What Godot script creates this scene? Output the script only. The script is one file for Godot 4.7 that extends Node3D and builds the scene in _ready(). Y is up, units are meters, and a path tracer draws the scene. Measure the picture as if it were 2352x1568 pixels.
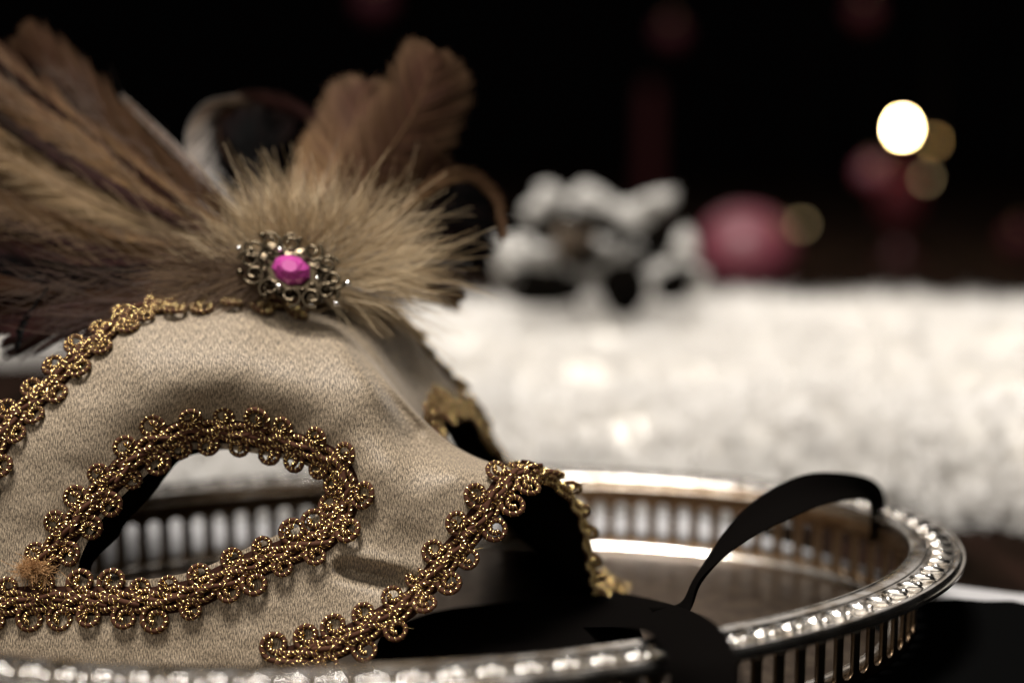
extends Node3D
# A feathered carnival mask lying in a pierced oval silver tray, with a white fur behind it, in a dark room.
# 1 unit = 1 metre; the table top is y = 0. Reference points are given as (x, y) on a 2352 x 1568 sheet and a depth in metres.

const EYE := 0.121                 # height of the lens above the table
const HORIZON := 300.0
const FOCAL := 3265.596            # focal length on that sheet
var pitch := atan((784.0 - HORIZON) / FOCAL)
var rng := RandomNumberGenerator.new()
var M := {}
var taken := {}


func _ready() -> void:
	rng.seed = 7
	camera_and_light()
	materials()
	table()
	tray()
	mask()
	fur()
	background_things()


# ---------------------------------------------------------------- camera, air, lamps
func camera_and_light() -> void:
	var cam := Camera3D.new()
	cam.name = "camera"
	add_child(cam)
	cam.position = Vector3(0, EYE, 0)
	cam.rotation = Vector3(-pitch, 0, 0)
	var lens := CameraAttributesPhysical.new()
	lens.frustum_focal_length = 50.0          # 27 degrees of vertical view
	lens.frustum_focus_distance = 0.309
	lens.frustum_near = 0.02
	lens.frustum_far = 20.0
	lens.exposure_aperture = 4.0
	cam.attributes = lens
	cam.current = true

	var env := Environment.new()
	env.background_mode = Environment.BG_COLOR
	env.background_color = Color(0.006, 0.005, 0.005)
	env.tonemap_mode = Environment.TONE_MAPPER_LINEAR
	env.tonemap_exposure = 1.13
	env.sdfgi_enabled = true
	env.ssao_enabled = true
	env.ssil_enabled = true
	var we := WorldEnvironment.new()
	we.name = "environment"
	we.environment = env
	add_child(we)

	lamp("ceiling_lamp_light", Vector3(-0.20, 1.42, -0.22), Vector3(0.0, 0.04, -0.42), Vector2(0.45, 0.45), 3.75, Color(1.0, 0.975, 0.945))
	lamp("front_fill_light", Vector3(-0.30, 0.85, 0.75), Vector3(0.0, 0.04, -0.36), Vector2(1.5, 1.0), 0.66, Color(1.0, 0.96, 0.91))  # added soft fill from the front, for the mask and the silver
	lamp("back_fill_light", Vector3(0.12, 0.66, -1.40), Vector3(0.03, 0.02, -0.36), Vector2(1.3, 0.45), 0.11, Color(1.0, 0.96, 0.92))  # added panel behind, out of view, for grey reflections in the rim
	lamp("far_strip_light", Vector3(0.105, 0.268, -1.35), Vector3(0.05, 0.02, -0.36), Vector2(0.15, 0.036), 0.010, Color(1.0, 0.95, 0.90))  # unseen low strip behind, shaped for the highlight on the far rim


func lamp(called: String, from: Vector3, to: Vector3, size: Vector2, energy: float, color: Color) -> void:
	var l := AreaLight3D.new()
	l.name = called
	add_child(l)
	l.look_at_from_position(from, to, Vector3(0, 0, -1) if absf((to - from).normalized().y) > 0.9 else Vector3.UP)
	l.area_size = size
	l.area_normalize_energy = true
	l.light_energy = energy
	l.light_color = color
	l.area_range = 20.0
	l.shadow_enabled = true


# ---------------------------------------------------------------- helpers
func at(x: float, y: float, d: float) -> Vector3:
	var v := Vector3((x - 1176.0) / FOCAL, (784.0 - y) / FOCAL, -1.0) * d
	var c := cos(-pitch)
	var s := sin(-pitch)
	return Vector3(v.x, EYE + v.y * c - v.z * s, v.y * s + v.z * c)


func lin(r: float, g: float, b: float, a := 1.0) -> Color:
	return Color(r, g, b, a).linear_to_srgb()


func numbered(called: String) -> String:
	if not taken.has(called):
		taken[called] = 0
		return called
	taken[called] += 1
	return "%s_%03d" % [called, taken[called]]


func thing(called: String, label: String, category: String, pos := Vector3.ZERO, group := "") -> Node3D:
	var o := Node3D.new()
	o.name = numbered(called)
	add_child(o)
	o.position = pos
	o.set_meta("label", label)
	o.set_meta("category", category)
	if group:
		o.set_meta("group", group)
	return o


func part(called: String, mesh: Mesh, mat: Material, parent: Node3D, xf := Transform3D()) -> MeshInstance3D:
	var o := MeshInstance3D.new()
	o.name = called
	o.mesh = mesh
	if mat:
		o.material_override = null
		for i in mesh.get_surface_count():
			o.set_surface_override_material(i, mat)
	parent.add_child(o, true)
	o.transform = xf
	return o


# A mesh under construction.
class Shape:
	var v := PackedVector3Array()
	var n := PackedVector3Array()
	var uv := PackedVector2Array()
	var c := PackedColorArray()
	var f := PackedInt32Array()

	func grid(p: PackedVector3Array, nu: int, nv: int, cu := false, cv := false, col := Color.WHITE, cols := PackedColorArray(), us := 1.0, vs := 1.0) -> void:
		# p[i * nv + j]
		var o := v.size()
		for i in nu:
			for j in nv:
				var i0 := (i - 1 + nu) % nu if cu else maxi(i - 1, 0)
				var i1 := (i + 1) % nu if cu else mini(i + 1, nu - 1)
				var j0 := (j - 1 + nv) % nv if cv else maxi(j - 1, 0)
				var j1 := (j + 1) % nv if cv else mini(j + 1, nv - 1)
				var du := p[i1 * nv + j] - p[i0 * nv + j]
				var dv := p[i * nv + j1] - p[i * nv + j0]
				var k := du.cross(dv)
				v.append(p[i * nv + j])
				n.append(k.normalized() if k.length_squared() > 1e-24 else Vector3.UP)
				uv.append(Vector2(us * i / maxf(nu - 1, 1), vs * j / maxf(nv - 1, 1)))
				c.append(cols[i * nv + j] if cols.size() else col)
		for i in (nu if cu else nu - 1):
			for j in (nv if cv else nv - 1):
				var a := o + i * nv + j
				var b := o + ((i + 1) % nu) * nv + j
				var d := o + i * nv + (j + 1) % nv
				var e := o + ((i + 1) % nu) * nv + (j + 1) % nv
				f.append_array([a, d, b, b, d, e])

	func tube(path: PackedVector3Array, radii: PackedFloat32Array, sides := 6, closed := false, col := Color.WHITE) -> void:
		var m := path.size()
		var p := PackedVector3Array()
		var t0 := (path[1] - path[0]).normalized()
		var x := t0.cross(Vector3.UP if absf(t0.y) < 0.9 else Vector3.RIGHT).normalized()
		for i in m:
			var t: Vector3
			if closed:
				t = (path[(i + 1) % m] - path[(i - 1 + m) % m]).normalized()
			else:
				t = (path[mini(i + 1, m - 1)] - path[maxi(i - 1, 0)]).normalized()
			x = (x - t * x.dot(t)).normalized()
			var y := t.cross(x)
			var r: float = radii[i % radii.size()]
			for k in sides:
				var a := TAU * k / sides
				p.append(path[i] + (x * cos(a) - y * sin(a)) * r)
		grid(p, m, sides, closed, true, col)

	func ball(center: Vector3, r: Vector3, nu := 12, nv := 8, col := Color.WHITE, b := Basis()) -> void:
		var p := PackedVector3Array()
		for i in nu:
			for j in nv:
				var a := TAU * i / nu
				var e := PI * (float(j) / (nv - 1) - 0.5) * 0.998
				p.append(center + b * (Vector3(cos(e) * cos(a), sin(e), cos(e) * sin(a)) * r))
		# cross(du, dv) points out when the ring runs this way
		var q := PackedVector3Array()
		for i in nu:
			for j in nv:
				q.append(p[((nu - i) % nu) * nv + j])
		grid(q, nu, nv, true, false, col)

	func add_to(mesh: ArrayMesh, mat: Material = null) -> void:
		var a := []
		a.resize(Mesh.ARRAY_MAX)
		a[Mesh.ARRAY_VERTEX] = v
		a[Mesh.ARRAY_NORMAL] = n
		a[Mesh.ARRAY_TEX_UV] = uv
		a[Mesh.ARRAY_COLOR] = c
		a[Mesh.ARRAY_INDEX] = f
		mesh.add_surface_from_arrays(Mesh.PRIMITIVE_TRIANGLES, a)
		if mat:
			mesh.surface_set_material(mesh.get_surface_count() - 1, mat)

	func mesh(mat: Material = null) -> ArrayMesh:
		var m := ArrayMesh.new()
		add_to(m, mat)
		return m


func curve3(points: Array, n: int, closed := false) -> PackedVector3Array:
	# Catmull-Rom through the points, n samples
	var out := PackedVector3Array()
	var m := points.size()
	var spans := m if closed else m - 1
	for i in n:
		var t := float(i) / (n if closed else n - 1) * spans
		var k := mini(int(t), spans - 1)
		var w := t - k
		var a: Vector3 = points[(k - 1 + m) % m] if closed else points[maxi(k - 1, 0)]
		var b: Vector3 = points[k % m]
		var c: Vector3 = points[(k + 1) % m]
		var d: Vector3 = points[(k + 2) % m] if closed else points[mini(k + 2, m - 1)]
		out.append(b.cubic_interpolate(c, a, d, w))
	return out


func curve2(points: Array, n: int, closed := false) -> PackedVector2Array:
	var p := []
	for q in points:
		p.append(Vector3(q.x, q.y, 0))
	var out := PackedVector2Array()
	for q in curve3(p, n, closed):
		out.append(Vector2(q.x, q.y))
	return out


func interp(x: float, xs: Array, ys: Array) -> float:
	if x <= xs[0]:
		return ys[0]
	for i in range(1, xs.size()):
		if x <= xs[i]:
			var t: float = (x - xs[i - 1]) / (xs[i] - xs[i - 1])
			t = t * t * (3.0 - 2.0 * t)
			return lerpf(ys[i - 1], ys[i], t)
	return ys[-1]


# ---------------------------------------------------------------- materials
func noise_tex(seed_: int, freq: float, low: Color, high: Color, octaves := 3, size := 512, normal := false, strength := 4.0, lo := 0.25, hi := 0.75) -> NoiseTexture2D:
	var nz := FastNoiseLite.new()
	nz.seed = seed_
	nz.frequency = freq
	nz.noise_type = FastNoiseLite.TYPE_SIMPLEX_SMOOTH
	nz.fractal_octaves = octaves
	var t := NoiseTexture2D.new()
	t.width = size
	t.height = size
	t.seamless = true
	t.noise = nz
	if normal:
		t.as_normal_map = true
		t.bump_strength = strength
	else:
		var g := Gradient.new()
		g.set_color(0, low)
		g.set_color(1, high)
		g.set_offset(0, lo)
		g.set_offset(1, hi)
		t.color_ramp = g
	return t


func mat(called: String, color: Color, rough: float, metal := 0.0) -> StandardMaterial3D:
	var m := StandardMaterial3D.new()
	m.resource_name = called
	m.albedo_color = color
	m.roughness = rough
	m.metallic = metal
	m.cull_mode = BaseMaterial3D.CULL_DISABLED
	M[called] = m
	return m


func materials() -> void:
	var m := mat("velvet", Color.WHITE, 0.62)
	m.albedo_texture = noise_tex(3, 0.030, lin(0.040, 0.028, 0.017), lin(0.44, 0.35, 0.24), 5, 1024, false, 0, 0.33, 0.68)
	(m.albedo_texture as NoiseTexture2D).noise.set("fractal_gain", 0.85)
	m.uv1_scale = Vector3(0.95, 0.22, 1)
	m.normal_enabled = true
	m.normal_texture = noise_tex(5, 0.06, Color.BLACK, Color.WHITE, 2, 1024, true, 3.0)
	m.normal_scale = 0.25
	m.rim_enabled = true
	m.rim = 0.4
	m.rim_tint = 1.0
	m.metallic_specular = 0.45
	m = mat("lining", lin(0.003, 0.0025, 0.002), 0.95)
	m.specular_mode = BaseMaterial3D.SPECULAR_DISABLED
	m = mat("cord", lin(0.060, 0.024, 0.013), 0.8)
	m.metallic_specular = 0.25
	m = mat("tape", lin(0.022, 0.009, 0.006), 0.9)
	m.metallic_specular = 0.15
	mat("gold_wire", lin(0.78, 0.60, 0.28), 0.2, 1.0)
	m = mat("silver", lin(0.76, 0.735, 0.70), 0.25, 1.0)
	m.albedo_texture = noise_tex(11, 0.012, lin(0.50, 0.44, 0.37), lin(1, 1, 1), 4, 512, false, 0, 0.28, 0.62)
	m.roughness_texture = noise_tex(12, 0.02, Color(0.7, 0.7, 0.7), Color(1, 1, 1), 4)
	m.uv1_triplanar = true
	m.uv1_scale = Vector3(18, 18, 18)
	m = mat("silver_wall", lin(0.30, 0.225, 0.155), 0.34, 1.0)  # browner, darker silver: dim reflections inside the tray are in the colour
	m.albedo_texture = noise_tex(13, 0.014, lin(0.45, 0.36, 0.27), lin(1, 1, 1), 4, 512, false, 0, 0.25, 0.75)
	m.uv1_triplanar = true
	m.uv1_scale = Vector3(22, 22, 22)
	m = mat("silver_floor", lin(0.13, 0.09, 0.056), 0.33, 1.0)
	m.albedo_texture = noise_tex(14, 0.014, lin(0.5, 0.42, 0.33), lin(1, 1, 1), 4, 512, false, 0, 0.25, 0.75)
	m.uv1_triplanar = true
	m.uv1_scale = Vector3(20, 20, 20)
	m = mat("feather", Color.WHITE, 0.7)
	m.metallic_specular = 0.15
	m.vertex_color_use_as_albedo = true
	m.backlight_enabled = true
	m.backlight = Color(0.35, 0.35, 0.35)
	m = mat("down", Color.WHITE, 0.7)
	m.vertex_color_use_as_albedo = true
	m.backlight_enabled = true
	m.backlight = Color(0.3, 0.3, 0.3)
	m = mat("fur", Color.WHITE, 0.75)
	m.backlight_enabled = true
	m.backlight = Color(0.75, 0.75, 0.75)
	m.vertex_color_use_as_albedo = true
	m = mat("fur_hide", lin(0.80, 0.77, 0.72), 0.9)
	m = mat("black_satin", lin(0.0028, 0.0024, 0.0022), 0.8)
	m.specular_mode = BaseMaterial3D.SPECULAR_DISABLED
	m = mat("black_cloth", lin(0.002, 0.002, 0.002), 0.95)
	m.specular_mode = BaseMaterial3D.SPECULAR_DISABLED
	m = mat("wood", Color.WHITE, 0.75)
	m.albedo_texture = noise_tex(21, 0.02, lin(0.004, 0.003, 0.002), lin(0.014, 0.008, 0.006), 4)
	m.uv1_triplanar = true
	m.uv1_scale = Vector3(3, 3, 1.0)
	m.specular_mode = BaseMaterial3D.SPECULAR_DISABLED
	m = mat("white_linen", lin(0.34, 0.335, 0.34), 0.9)
	m = mat("pewter", lin(0.095, 0.075, 0.050), 0.25, 1.0)
	mat("crystal", lin(0.9, 0.9, 0.9), 0.08, 1.0)
	m = mat("gem", lin(0.48, 0.065, 0.30), 0.06)
	m.clearcoat_enabled = true
	m.clearcoat = 1.0
	m.clearcoat_roughness = 0.03
	m.metallic = 0.12
	mat("petal_white", lin(0.47, 0.455, 0.43), 0.85)
	mat("petal_brown", lin(0.10, 0.07, 0.045), 0.7)
	m = mat("red_bauble", lin(0.14, 0.030, 0.045), 0.46)
	mat("dim_bauble", lin(0.026, 0.005, 0.008), 0.6)  # darker copy of the red bauble; the dim light is in the colour
	M.dim_bauble.metallic_specular = 0.2
	m = mat("red_wax", lin(0.014, 0.003, 0.0035), 0.7)
	m.metallic_specular = 0.15
	m = mat("red_glass", lin(0.045, 0.009, 0.012), 0.3)
	m.backlight_enabled = true
	m.backlight = lin(0.25, 0.04, 0.05)
	mat("brass", lin(0.55, 0.42, 0.22), 0.35, 1.0)
	mat("amber_fluff", lin(0.40, 0.22, 0.09), 0.8)
	m = mat("flame", lin(1, 0.8, 0.45), 0.9)
	m.emission_enabled = true
	m.emission = Color(1.0, 0.86, 0.60)
	m.emission_energy_multiplier = 160.0
	m = mat("glint_glow", lin(1, 0.8, 0.5), 0.9)  # glow that stands in for warm reflected glints
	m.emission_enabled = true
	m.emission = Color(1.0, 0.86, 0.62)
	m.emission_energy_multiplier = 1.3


# ---------------------------------------------------------------- table, mat, cloth
func table() -> void:
	var s := Shape.new()
	var p := PackedVector3Array()
	for i in 2:
		for j in 2:
			p.append(Vector3(lerpf(-3, 3, i), 0, lerpf(0.6, -4, j)))
	s.grid(p, 2, 2)
	var t := part("tabletop", s.mesh(), M.wood, self)
	t.set_meta("kind", "structure")
	t.set_meta("label", "dark brown tabletop under the tray and the fur")

	# oval white mat under the back of the tray
	var a := thing("place_mat", "white oval cloth mat showing behind and beside the silver tray", "place mat", Vector3(-0.02, 0, -0.32))
	s = Shape.new()
	p = PackedVector3Array()
	var edge := curve2([Vector2(-0.17, 0.35), Vector2(-0.118, 0.4225), Vector2(-0.067, 0.455), Vector2(0.0, 0.461), Vector2(0.028, 0.455), Vector2(0.0555, 0.429), Vector2(0.08, 0.398), Vector2(0.104, 0.368), Vector2(0.128, 0.354), Vector2(0.158, 0.343), Vector2(0.165, 0.328), Vector2(0.14, 0.30), Vector2(0.0, 0.26), Vector2(-0.14, 0.29)], 120, true)
	for r in [[0.02, 0.0035], [0.9, 0.0035], [0.985, 0.0033], [1.0, 0.0022], [0.998, 0.0008]]:
		for q in edge:
			var d: Vector2 = (q - Vector2(0.0, 0.34)) * r[0]
			p.append(Vector3(d.x + 0.02, r[1], -d.y - 0.02))
	s.grid(p, 5, 120, false, true)
	part("mat_sheet", s.mesh(), M.white_linen, a)

	# black cloth bunched under the front of the tray
	a = thing("black_cloth", "soft black cloth spread under the front of the silver tray", "cloth", Vector3(0, 0, -0.28))
	s = Shape.new()
	p = PackedVector3Array()
	var nz := FastNoiseLite.new()
	nz.seed = 4
	nz.frequency = 9.0
	for i in 90:
		for j in 26:
			var x := lerpf(-0.30, 0.26, i / 89.0)
			var q := j / 25.0
			var back := -0.074 + 0.010 * sin(x * 22.0) + 0.013 * clampf((x - 0.105) / 0.025, 0, 1)
			var z := lerpf(0.16, back, q)
			var fold := 0.0
			if x > 0.075:
				fold = 0.003 * smoothstep(0.075, 0.12, x) * exp(-pow((z - back - 0.014) / 0.010, 2.0)) + 0.004 * smoothstep(0.08, 0.13, x) * (0.5 + 0.5 * nz.get_noise_2d(x * 9, z * 9))
			var y := 0.0042 + fold
			if j == 25:
				y = 0.0040
			p.append(Vector3(x, y - 0.0042 + 0.0038, z))
	s.grid(p, 90, 26)
	part("cloth_sheet", s.mesh(), M.black_cloth, a)


# ---------------------------------------------------------------- silver tray
const RIM_A := 0.1347
const RIM_B := 0.0833
var ring_p := PackedVector2Array()
var ring_n := PackedVector2Array()
var ring_s := PackedFloat32Array()


func ring_at(s: float) -> Array:
	# point and outward normal of the outer rim line at arc length s
	var total := ring_s[-1]
	s = fposmod(s, total)
	var lo := 0
	var hi := ring_s.size() - 1
	while hi - lo > 1:
		var mid := (lo + hi) / 2
		if ring_s[mid] <= s:
			lo = mid
		else:
			hi = mid
	var t := (s - ring_s[lo]) / maxf(ring_s[hi] - ring_s[lo], 1e-9)
	var m := ring_p.size()
	return [ring_p[lo].lerp(ring_p[hi % m], t), ring_n[lo].lerp(ring_n[hi % m], t).normalized()]


func ring_sweep(profile: Array, closed_profile := true) -> ArrayMesh:
	var p := PackedVector3Array()
	var m := ring_p.size()
	for i in m:
		for q in profile:
			var a: Vector2 = ring_p[i] - ring_n[i] * q.x
			p.append(Vector3(a.x, q.y, a.y))
	var s := Shape.new()
	s.grid(p, m, profile.size(), true, closed_profile)
	return s.mesh()


func tray() -> void:
	var N := 360
	for i in N:
		var t := TAU * i / N
		ring_p.append(Vector2(cos(t) * RIM_A, sin(t) * RIM_B))
		ring_n.append(Vector2(cos(t) / RIM_A, sin(t) / RIM_B).normalized())
	ring_s.append(0.0)
	for i in N:
		ring_s.append(ring_s[-1] + ring_p[i].distance_to(ring_p[(i + 1) % N]))
	var total := ring_s[-1]

	var o := thing("silver_tray", "oval silver tray with a pierced gallery wall and beaded rim holding the mask", "tray", Vector3(-0.0252, 0, -0.3224))
	o.rotation.y = 0.1736

	# rim: a channel between an outer roll and a rounded inner lip
	var prof := [Vector2(0.0108, 0.0206), Vector2(0.0030, 0.0208), Vector2(0.0010, 0.0211), Vector2(0.0000, 0.0219), Vector2(0.0000, 0.0229), Vector2(0.0006, 0.0237), Vector2(0.0016, 0.0240), Vector2(0.0026, 0.0238), Vector2(0.0030, 0.0234),
		Vector2(0.0055, 0.0234), Vector2(0.0083, 0.0235), Vector2(0.0086, 0.0239), Vector2(0.0096, 0.0241), Vector2(0.0108, 0.0242), Vector2(0.0120, 0.0241), Vector2(0.0126, 0.0238), Vector2(0.0128, 0.0232), Vector2(0.0120, 0.0225), Vector2(0.0115, 0.0206)]
	part("rim", ring_sweep(prof), M.silver, o)
	# beads and bosses of the rim
	var bead := Shape.new()
	bead.ball(Vector3.ZERO, Vector3(0.0029, 0.0011, 0.00105), 12, 7)
	var bead_mesh := bead.mesh()
	var boss := Shape.new()
	boss.ball(Vector3(0.0008, 0, 0.0010), Vector3(0.0010, 0.0007, 0.0009), 9, 6)
	boss.ball(Vector3(0.0008, 0, -0.0010), Vector3(0.0010, 0.0007, 0.0009), 9, 6)
	boss.ball(Vector3(-0.0011, 0, 0), Vector3(0.0009, 0.0007, 0.0010), 9, 6)
	boss.ball(Vector3(-0.0013, 0, 0.0018), Vector3(0.0006, 0.0005, 0.0006), 8, 5)
	var boss_mesh := boss.mesh()
	var count := int(round(total / 0.0073))
	for k in count:
		for kind in 2:
			var r := ring_at((k + 0.5 * kind) * total / count)
			var c: Vector2 = r[0] - r[1] * (0.0052 if kind == 0 else 0.0060)
			var nx := Vector3(r[1].x, 0, r[1].y)
			var b := Basis(nx, Vector3.UP, nx.cross(Vector3.UP)) * Basis(Vector3.UP, 0.32 if kind == 0 else rng.randf_range(-0.3, 0.3))
			part("rim_bead" if kind == 0 else "rim_boss", bead_mesh if kind == 0 else boss_mesh, M.silver, o, Transform3D(b, Vector3(c.x, 0.0239 if kind == 0 else 0.0234, c.y)))
	# wall: a band below, a band above and the bars between the slots
	var low := 0.0055
	var high := 0.0168
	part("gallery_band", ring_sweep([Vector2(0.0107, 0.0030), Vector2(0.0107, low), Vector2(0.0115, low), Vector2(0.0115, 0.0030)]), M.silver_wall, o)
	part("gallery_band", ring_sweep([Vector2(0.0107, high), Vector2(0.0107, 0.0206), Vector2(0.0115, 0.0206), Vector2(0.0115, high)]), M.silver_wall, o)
	# length of the wall line and the pitch of its slots
	var slots := 104
	var steps := []
	var wall_s := PackedFloat32Array([0.0])
	var wp := PackedVector2Array()
	for i in N:
		wp.append(ring_p[i] - ring_n[i] * 0.0111)
	for i in N:
		wall_s.append(wall_s[-1] + wp[i].distance_to(wp[(i + 1) % N]))
	var wpitch := wall_s[-1] / slots
	var half := wpitch * 0.5
	var hole := half * 0.60
	var ys := [low - 0.0001]
	for k in 7:
		ys.append(low + hole * (1.0 - cos(PI * 0.5 * k / 6.0)))
	for k in 7:
		ys.append(high - hole * (1.0 - sin(PI * 0.5 * (k) / 6.0) * 1.0) if k < 0 else high - hole * (1.0 - sin(PI * 0.5 * k / 6.0)))
	ys.append(high + 0.0001)
	var prof_bar := PackedVector3Array()
	var rows := ys.size()
	var loops := []
	for y in ys:
		var open := 0.0
		if y > low and y < high:
			var e: float = minf(y - low, high - y)
			open = hole if e >= hole else sqrt(maxf(0.0, hole * hole - (hole - e) * (hole - e)))
		var w := half - open
		loops.append([w, y])
	var bar := Shape.new()
	for l in loops:
		for q in [Vector2(-1, 1), Vector2(-0.8, 1.25), Vector2(0.8, 1.25), Vector2(1, 1), Vector2(1, -1), Vector2(-1, -1)]:
			prof_bar.append(Vector3(q.x * l[0], l[1], q.y * 0.0004))
	bar.grid(prof_bar, rows, 6, false, true)
	var bar_mesh := bar.mesh()
	for k in slots:
		var s := k * wpitch
		var lo := 0
		while wall_s[lo + 1] <= s:
			lo += 1
		var t := (s - wall_s[lo]) / (wall_s[lo + 1] - wall_s[lo])
		var c := wp[lo].lerp(wp[(lo + 1) % N], t)
		var nn := ring_n[lo].lerp(ring_n[(lo + 1) % N], t).normalized()
		var nz := Vector3(nn.x, 0, nn.y)
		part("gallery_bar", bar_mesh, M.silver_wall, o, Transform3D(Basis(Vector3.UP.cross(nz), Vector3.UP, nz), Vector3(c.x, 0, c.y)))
	# floor with a raised step round it
	var fl := Shape.new()
	var p := PackedVector3Array()
	var rr := [[0.0104, 0.0012], [0.0102, 0.0036], [0.0124, 0.0041], [0.0165, 0.0041], [0.03, 0.0041], [0.08, 0.0041]]
	for q in rr:
		for i in N / 2:
			var a: Vector2 = ring_p[i * 2] - ring_n[i * 2] * q[0]
			if q[0] >= 0.03:
				a = ring_p[i * 2] * (0.72 if q[0] < 0.05 else 0.02)
			p.append(Vector3(a.x, q[1] + (0.0 if q[0] < 0.03 else 0.0), a.y))
	fl.grid(p, rr.size(), N / 2, false, true)
	var bd := []
	for k in 9:
		var a := PI * k / 8.0
		bd.append(Vector2(0.0150 - 0.0020 * cos(a), 0.0040 + 0.0017 * sin(a)))
	bd.append(Vector2(0.0150, 0.0036))
	part("floor_moulding", ring_sweep(bd), M.silver, o)
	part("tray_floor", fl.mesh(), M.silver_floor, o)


# ---------------------------------------------------------------- mask surface
# Landmarks: sheet coordinates of the flattened mask (u, v) -> where each lies: x, y on the sheet (hundreds) and depth in mm.
var marks := []
var wrinkle := FastNoiseLite.new()
var tps_w := [[], [], []]
const FOLD_A := Vector2(7.0, 7.0)
const FOLD_T := Vector2(0.8, 0.6)
const FOLD_N := Vector2(0.6, -0.8)


func mirror(q: Vector2) -> Vector2:
	var r := q - FOLD_A
	return FOLD_A + FOLD_T * r.dot(FOLD_T) - FOLD_N * r.dot(FOLD_N)


func near_mark(u: float, v: float, d: float) -> void:
	marks.append([Vector2(u, v), Vector3(u, v, d)])


func far_mark(u: float, v: float, x: float, y: float, d: float) -> void:
	marks.append([Vector2(u, v), Vector3(x, y, d)])


func solve_surface() -> void:
	for q in [[7.0, 7.15, 343], [5.7, 6.9, 338], [4.4, 7.1, 334], [3.0, 7.3, 330], [1.5, 8.4, 323], [0.6, 9.3, 319], [0.0, 10.1, 316], [-1.5, 12.5, 313],
		[6.5, 8.0, 324], [5.0, 8.2, 318], [3.3, 8.6, 316], [5.0, 8.75, 315.6], [6.8, 8.8, 316.3], [2.0, 9.8, 313.5], [7.6, 9.4, 315],
		[5.0, 9.65, 319.6], [6.3, 9.75, 318.6], [3.6, 10.0, 317], [5.0, 10.35, 321], [7.3, 11.1, 317], [7.5, 11.6, 315], [1.9, 13.2, 310.5], [4.5, 13.2, 308.5], [6.5, 12.2, 312], [3.0, 10.9, 315],
		[4.0, 14.0, 307], [6.0, 13.6, 308.5], [5.0, 15.0, 305], [3.0, 15.5, 304], [0.5, 14.5, 307], [-1.5, 15.0, 309], [2.0, 14.0, 307.5],
		[9.0, 10.6, 312], [9.0, 11.5, 309.5], [10.0, 11.5, 309.5], [10.5, 10.9, 312], [8.2, 12.5, 310], [9.0, 13.0, 308.5], [7.5, 14.3, 305.5], [7.0, 15.1, 304], [9.2, 14.0, 304.5], [10.9, 12.3, 309], [6.5, 15.7, 303],
		[8.8, 9.0, 319], [8.2, 8.2, 326], [7.7, 7.6, 335]]:
		near_mark(q[0], q[1], q[2])
	for q in [[9.45, 9.9, 9.42, 10.1, 322], [10.0, 10.22, 10.0, 10.48, 320], [10.8, 10.45, 10.8, 10.70, 319.5], [11.7, 10.65, 11.7, 10.84, 318.5], [12.25, 10.8, 12.25, 10.92, 318.5], [13.18, 9.26, 13.2, 11.7, 331], [14.34, 7.16, 13.42, 13.35, 347], [14.88, 4.7, 14.3, 13.62, 366], [15.0, 3.0, 14.6, 13.6, 380],
		[11.03, 6.18, 10.0, 10.05, 346], [9.7, 4.12, 10.55, 9.55, 362], [11.48, 0.39, 11.5, 10.6, 392], [12.04, 3.24, 11.3, 11.1, 378],
		[6.52, 4.43, 9.3, 7.55, 366], [6.54, 5.78, 8.25, 6.95, 353], [6.44, 1.86, 10.3, 8.85, 384], [7.72, -0.5, 10.95, 10.1, 402], [10.5, -1.5, 11.5, 11.2, 405], [11.1, -3.8, 11.8, 12.4, 418],
		[7.59, 4.74, 9.35, 8.5, 359], [9.48, 6.9, 9.65, 9.78, 338], [7.82, 6.24, 8.5, 7.9, 341], [13.0, 5.0, 12.3, 12.3, 362], [13.4, 1.5, 12.6, 12.2, 388], [11.88, 7.66, 11.2, 11.2, 334]]:
		far_mark(q[0], q[1], q[2], q[3], q[4])
	var n := marks.size()
	var m := n + 3
	var a := []
	for i in m:
		var row := PackedFloat64Array()
		row.resize(m + 3)
		a.append(row)
	for i in n:
		var p: Vector2 = marks[i][0]
		for j in n:
			a[i][j] = bend(p.distance_squared_to(marks[j][0]))
		a[i][i] += 0.02
		a[i][n] = 1.0
		a[i][n + 1] = p.x
		a[i][n + 2] = p.y
		a[n][i] = 1.0
		a[n + 1][i] = p.x
		a[n + 2][i] = p.y
		for k in 3:
			a[i][m + k] = marks[i][1][k]
	for c in m:
		var best := c
		for r in range(c + 1, m):
			if absf(a[r][c]) > absf(a[best][c]):
				best = r
		var tmp = a[c]
		a[c] = a[best]
		a[best] = tmp
		var top: PackedFloat64Array = a[c]
		for r in m:
			if r == c:
				continue
			var row: PackedFloat64Array = a[r]
			var k := row[c] / top[c]
			if k == 0.0:
				continue
			for j in range(c, m + 3):
				row[j] -= k * top[j]
			a[r] = row
	for k in 3:
		var w := PackedFloat64Array()
		for i in m:
			w.append(a[i][m + k] / a[i][i])
		tps_w[k] = w


func bend(r2: float) -> float:
	return 0.0 if r2 < 1e-9 else 0.5 * r2 * log(r2)


func groove(p: Vector2, a: Vector2, b: Vector2, width: float) -> float:
	var t := clampf((p - a).dot(b - a) / (b - a).length_squared(), 0, 1)
	var d := p.distance_to(a.lerp(b, t)) / width
	return exp(-d * d) * smoothstep(0.0, 0.25, t) * (1.0 - 0.6 * smoothstep(0.7, 1.0, t))


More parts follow.
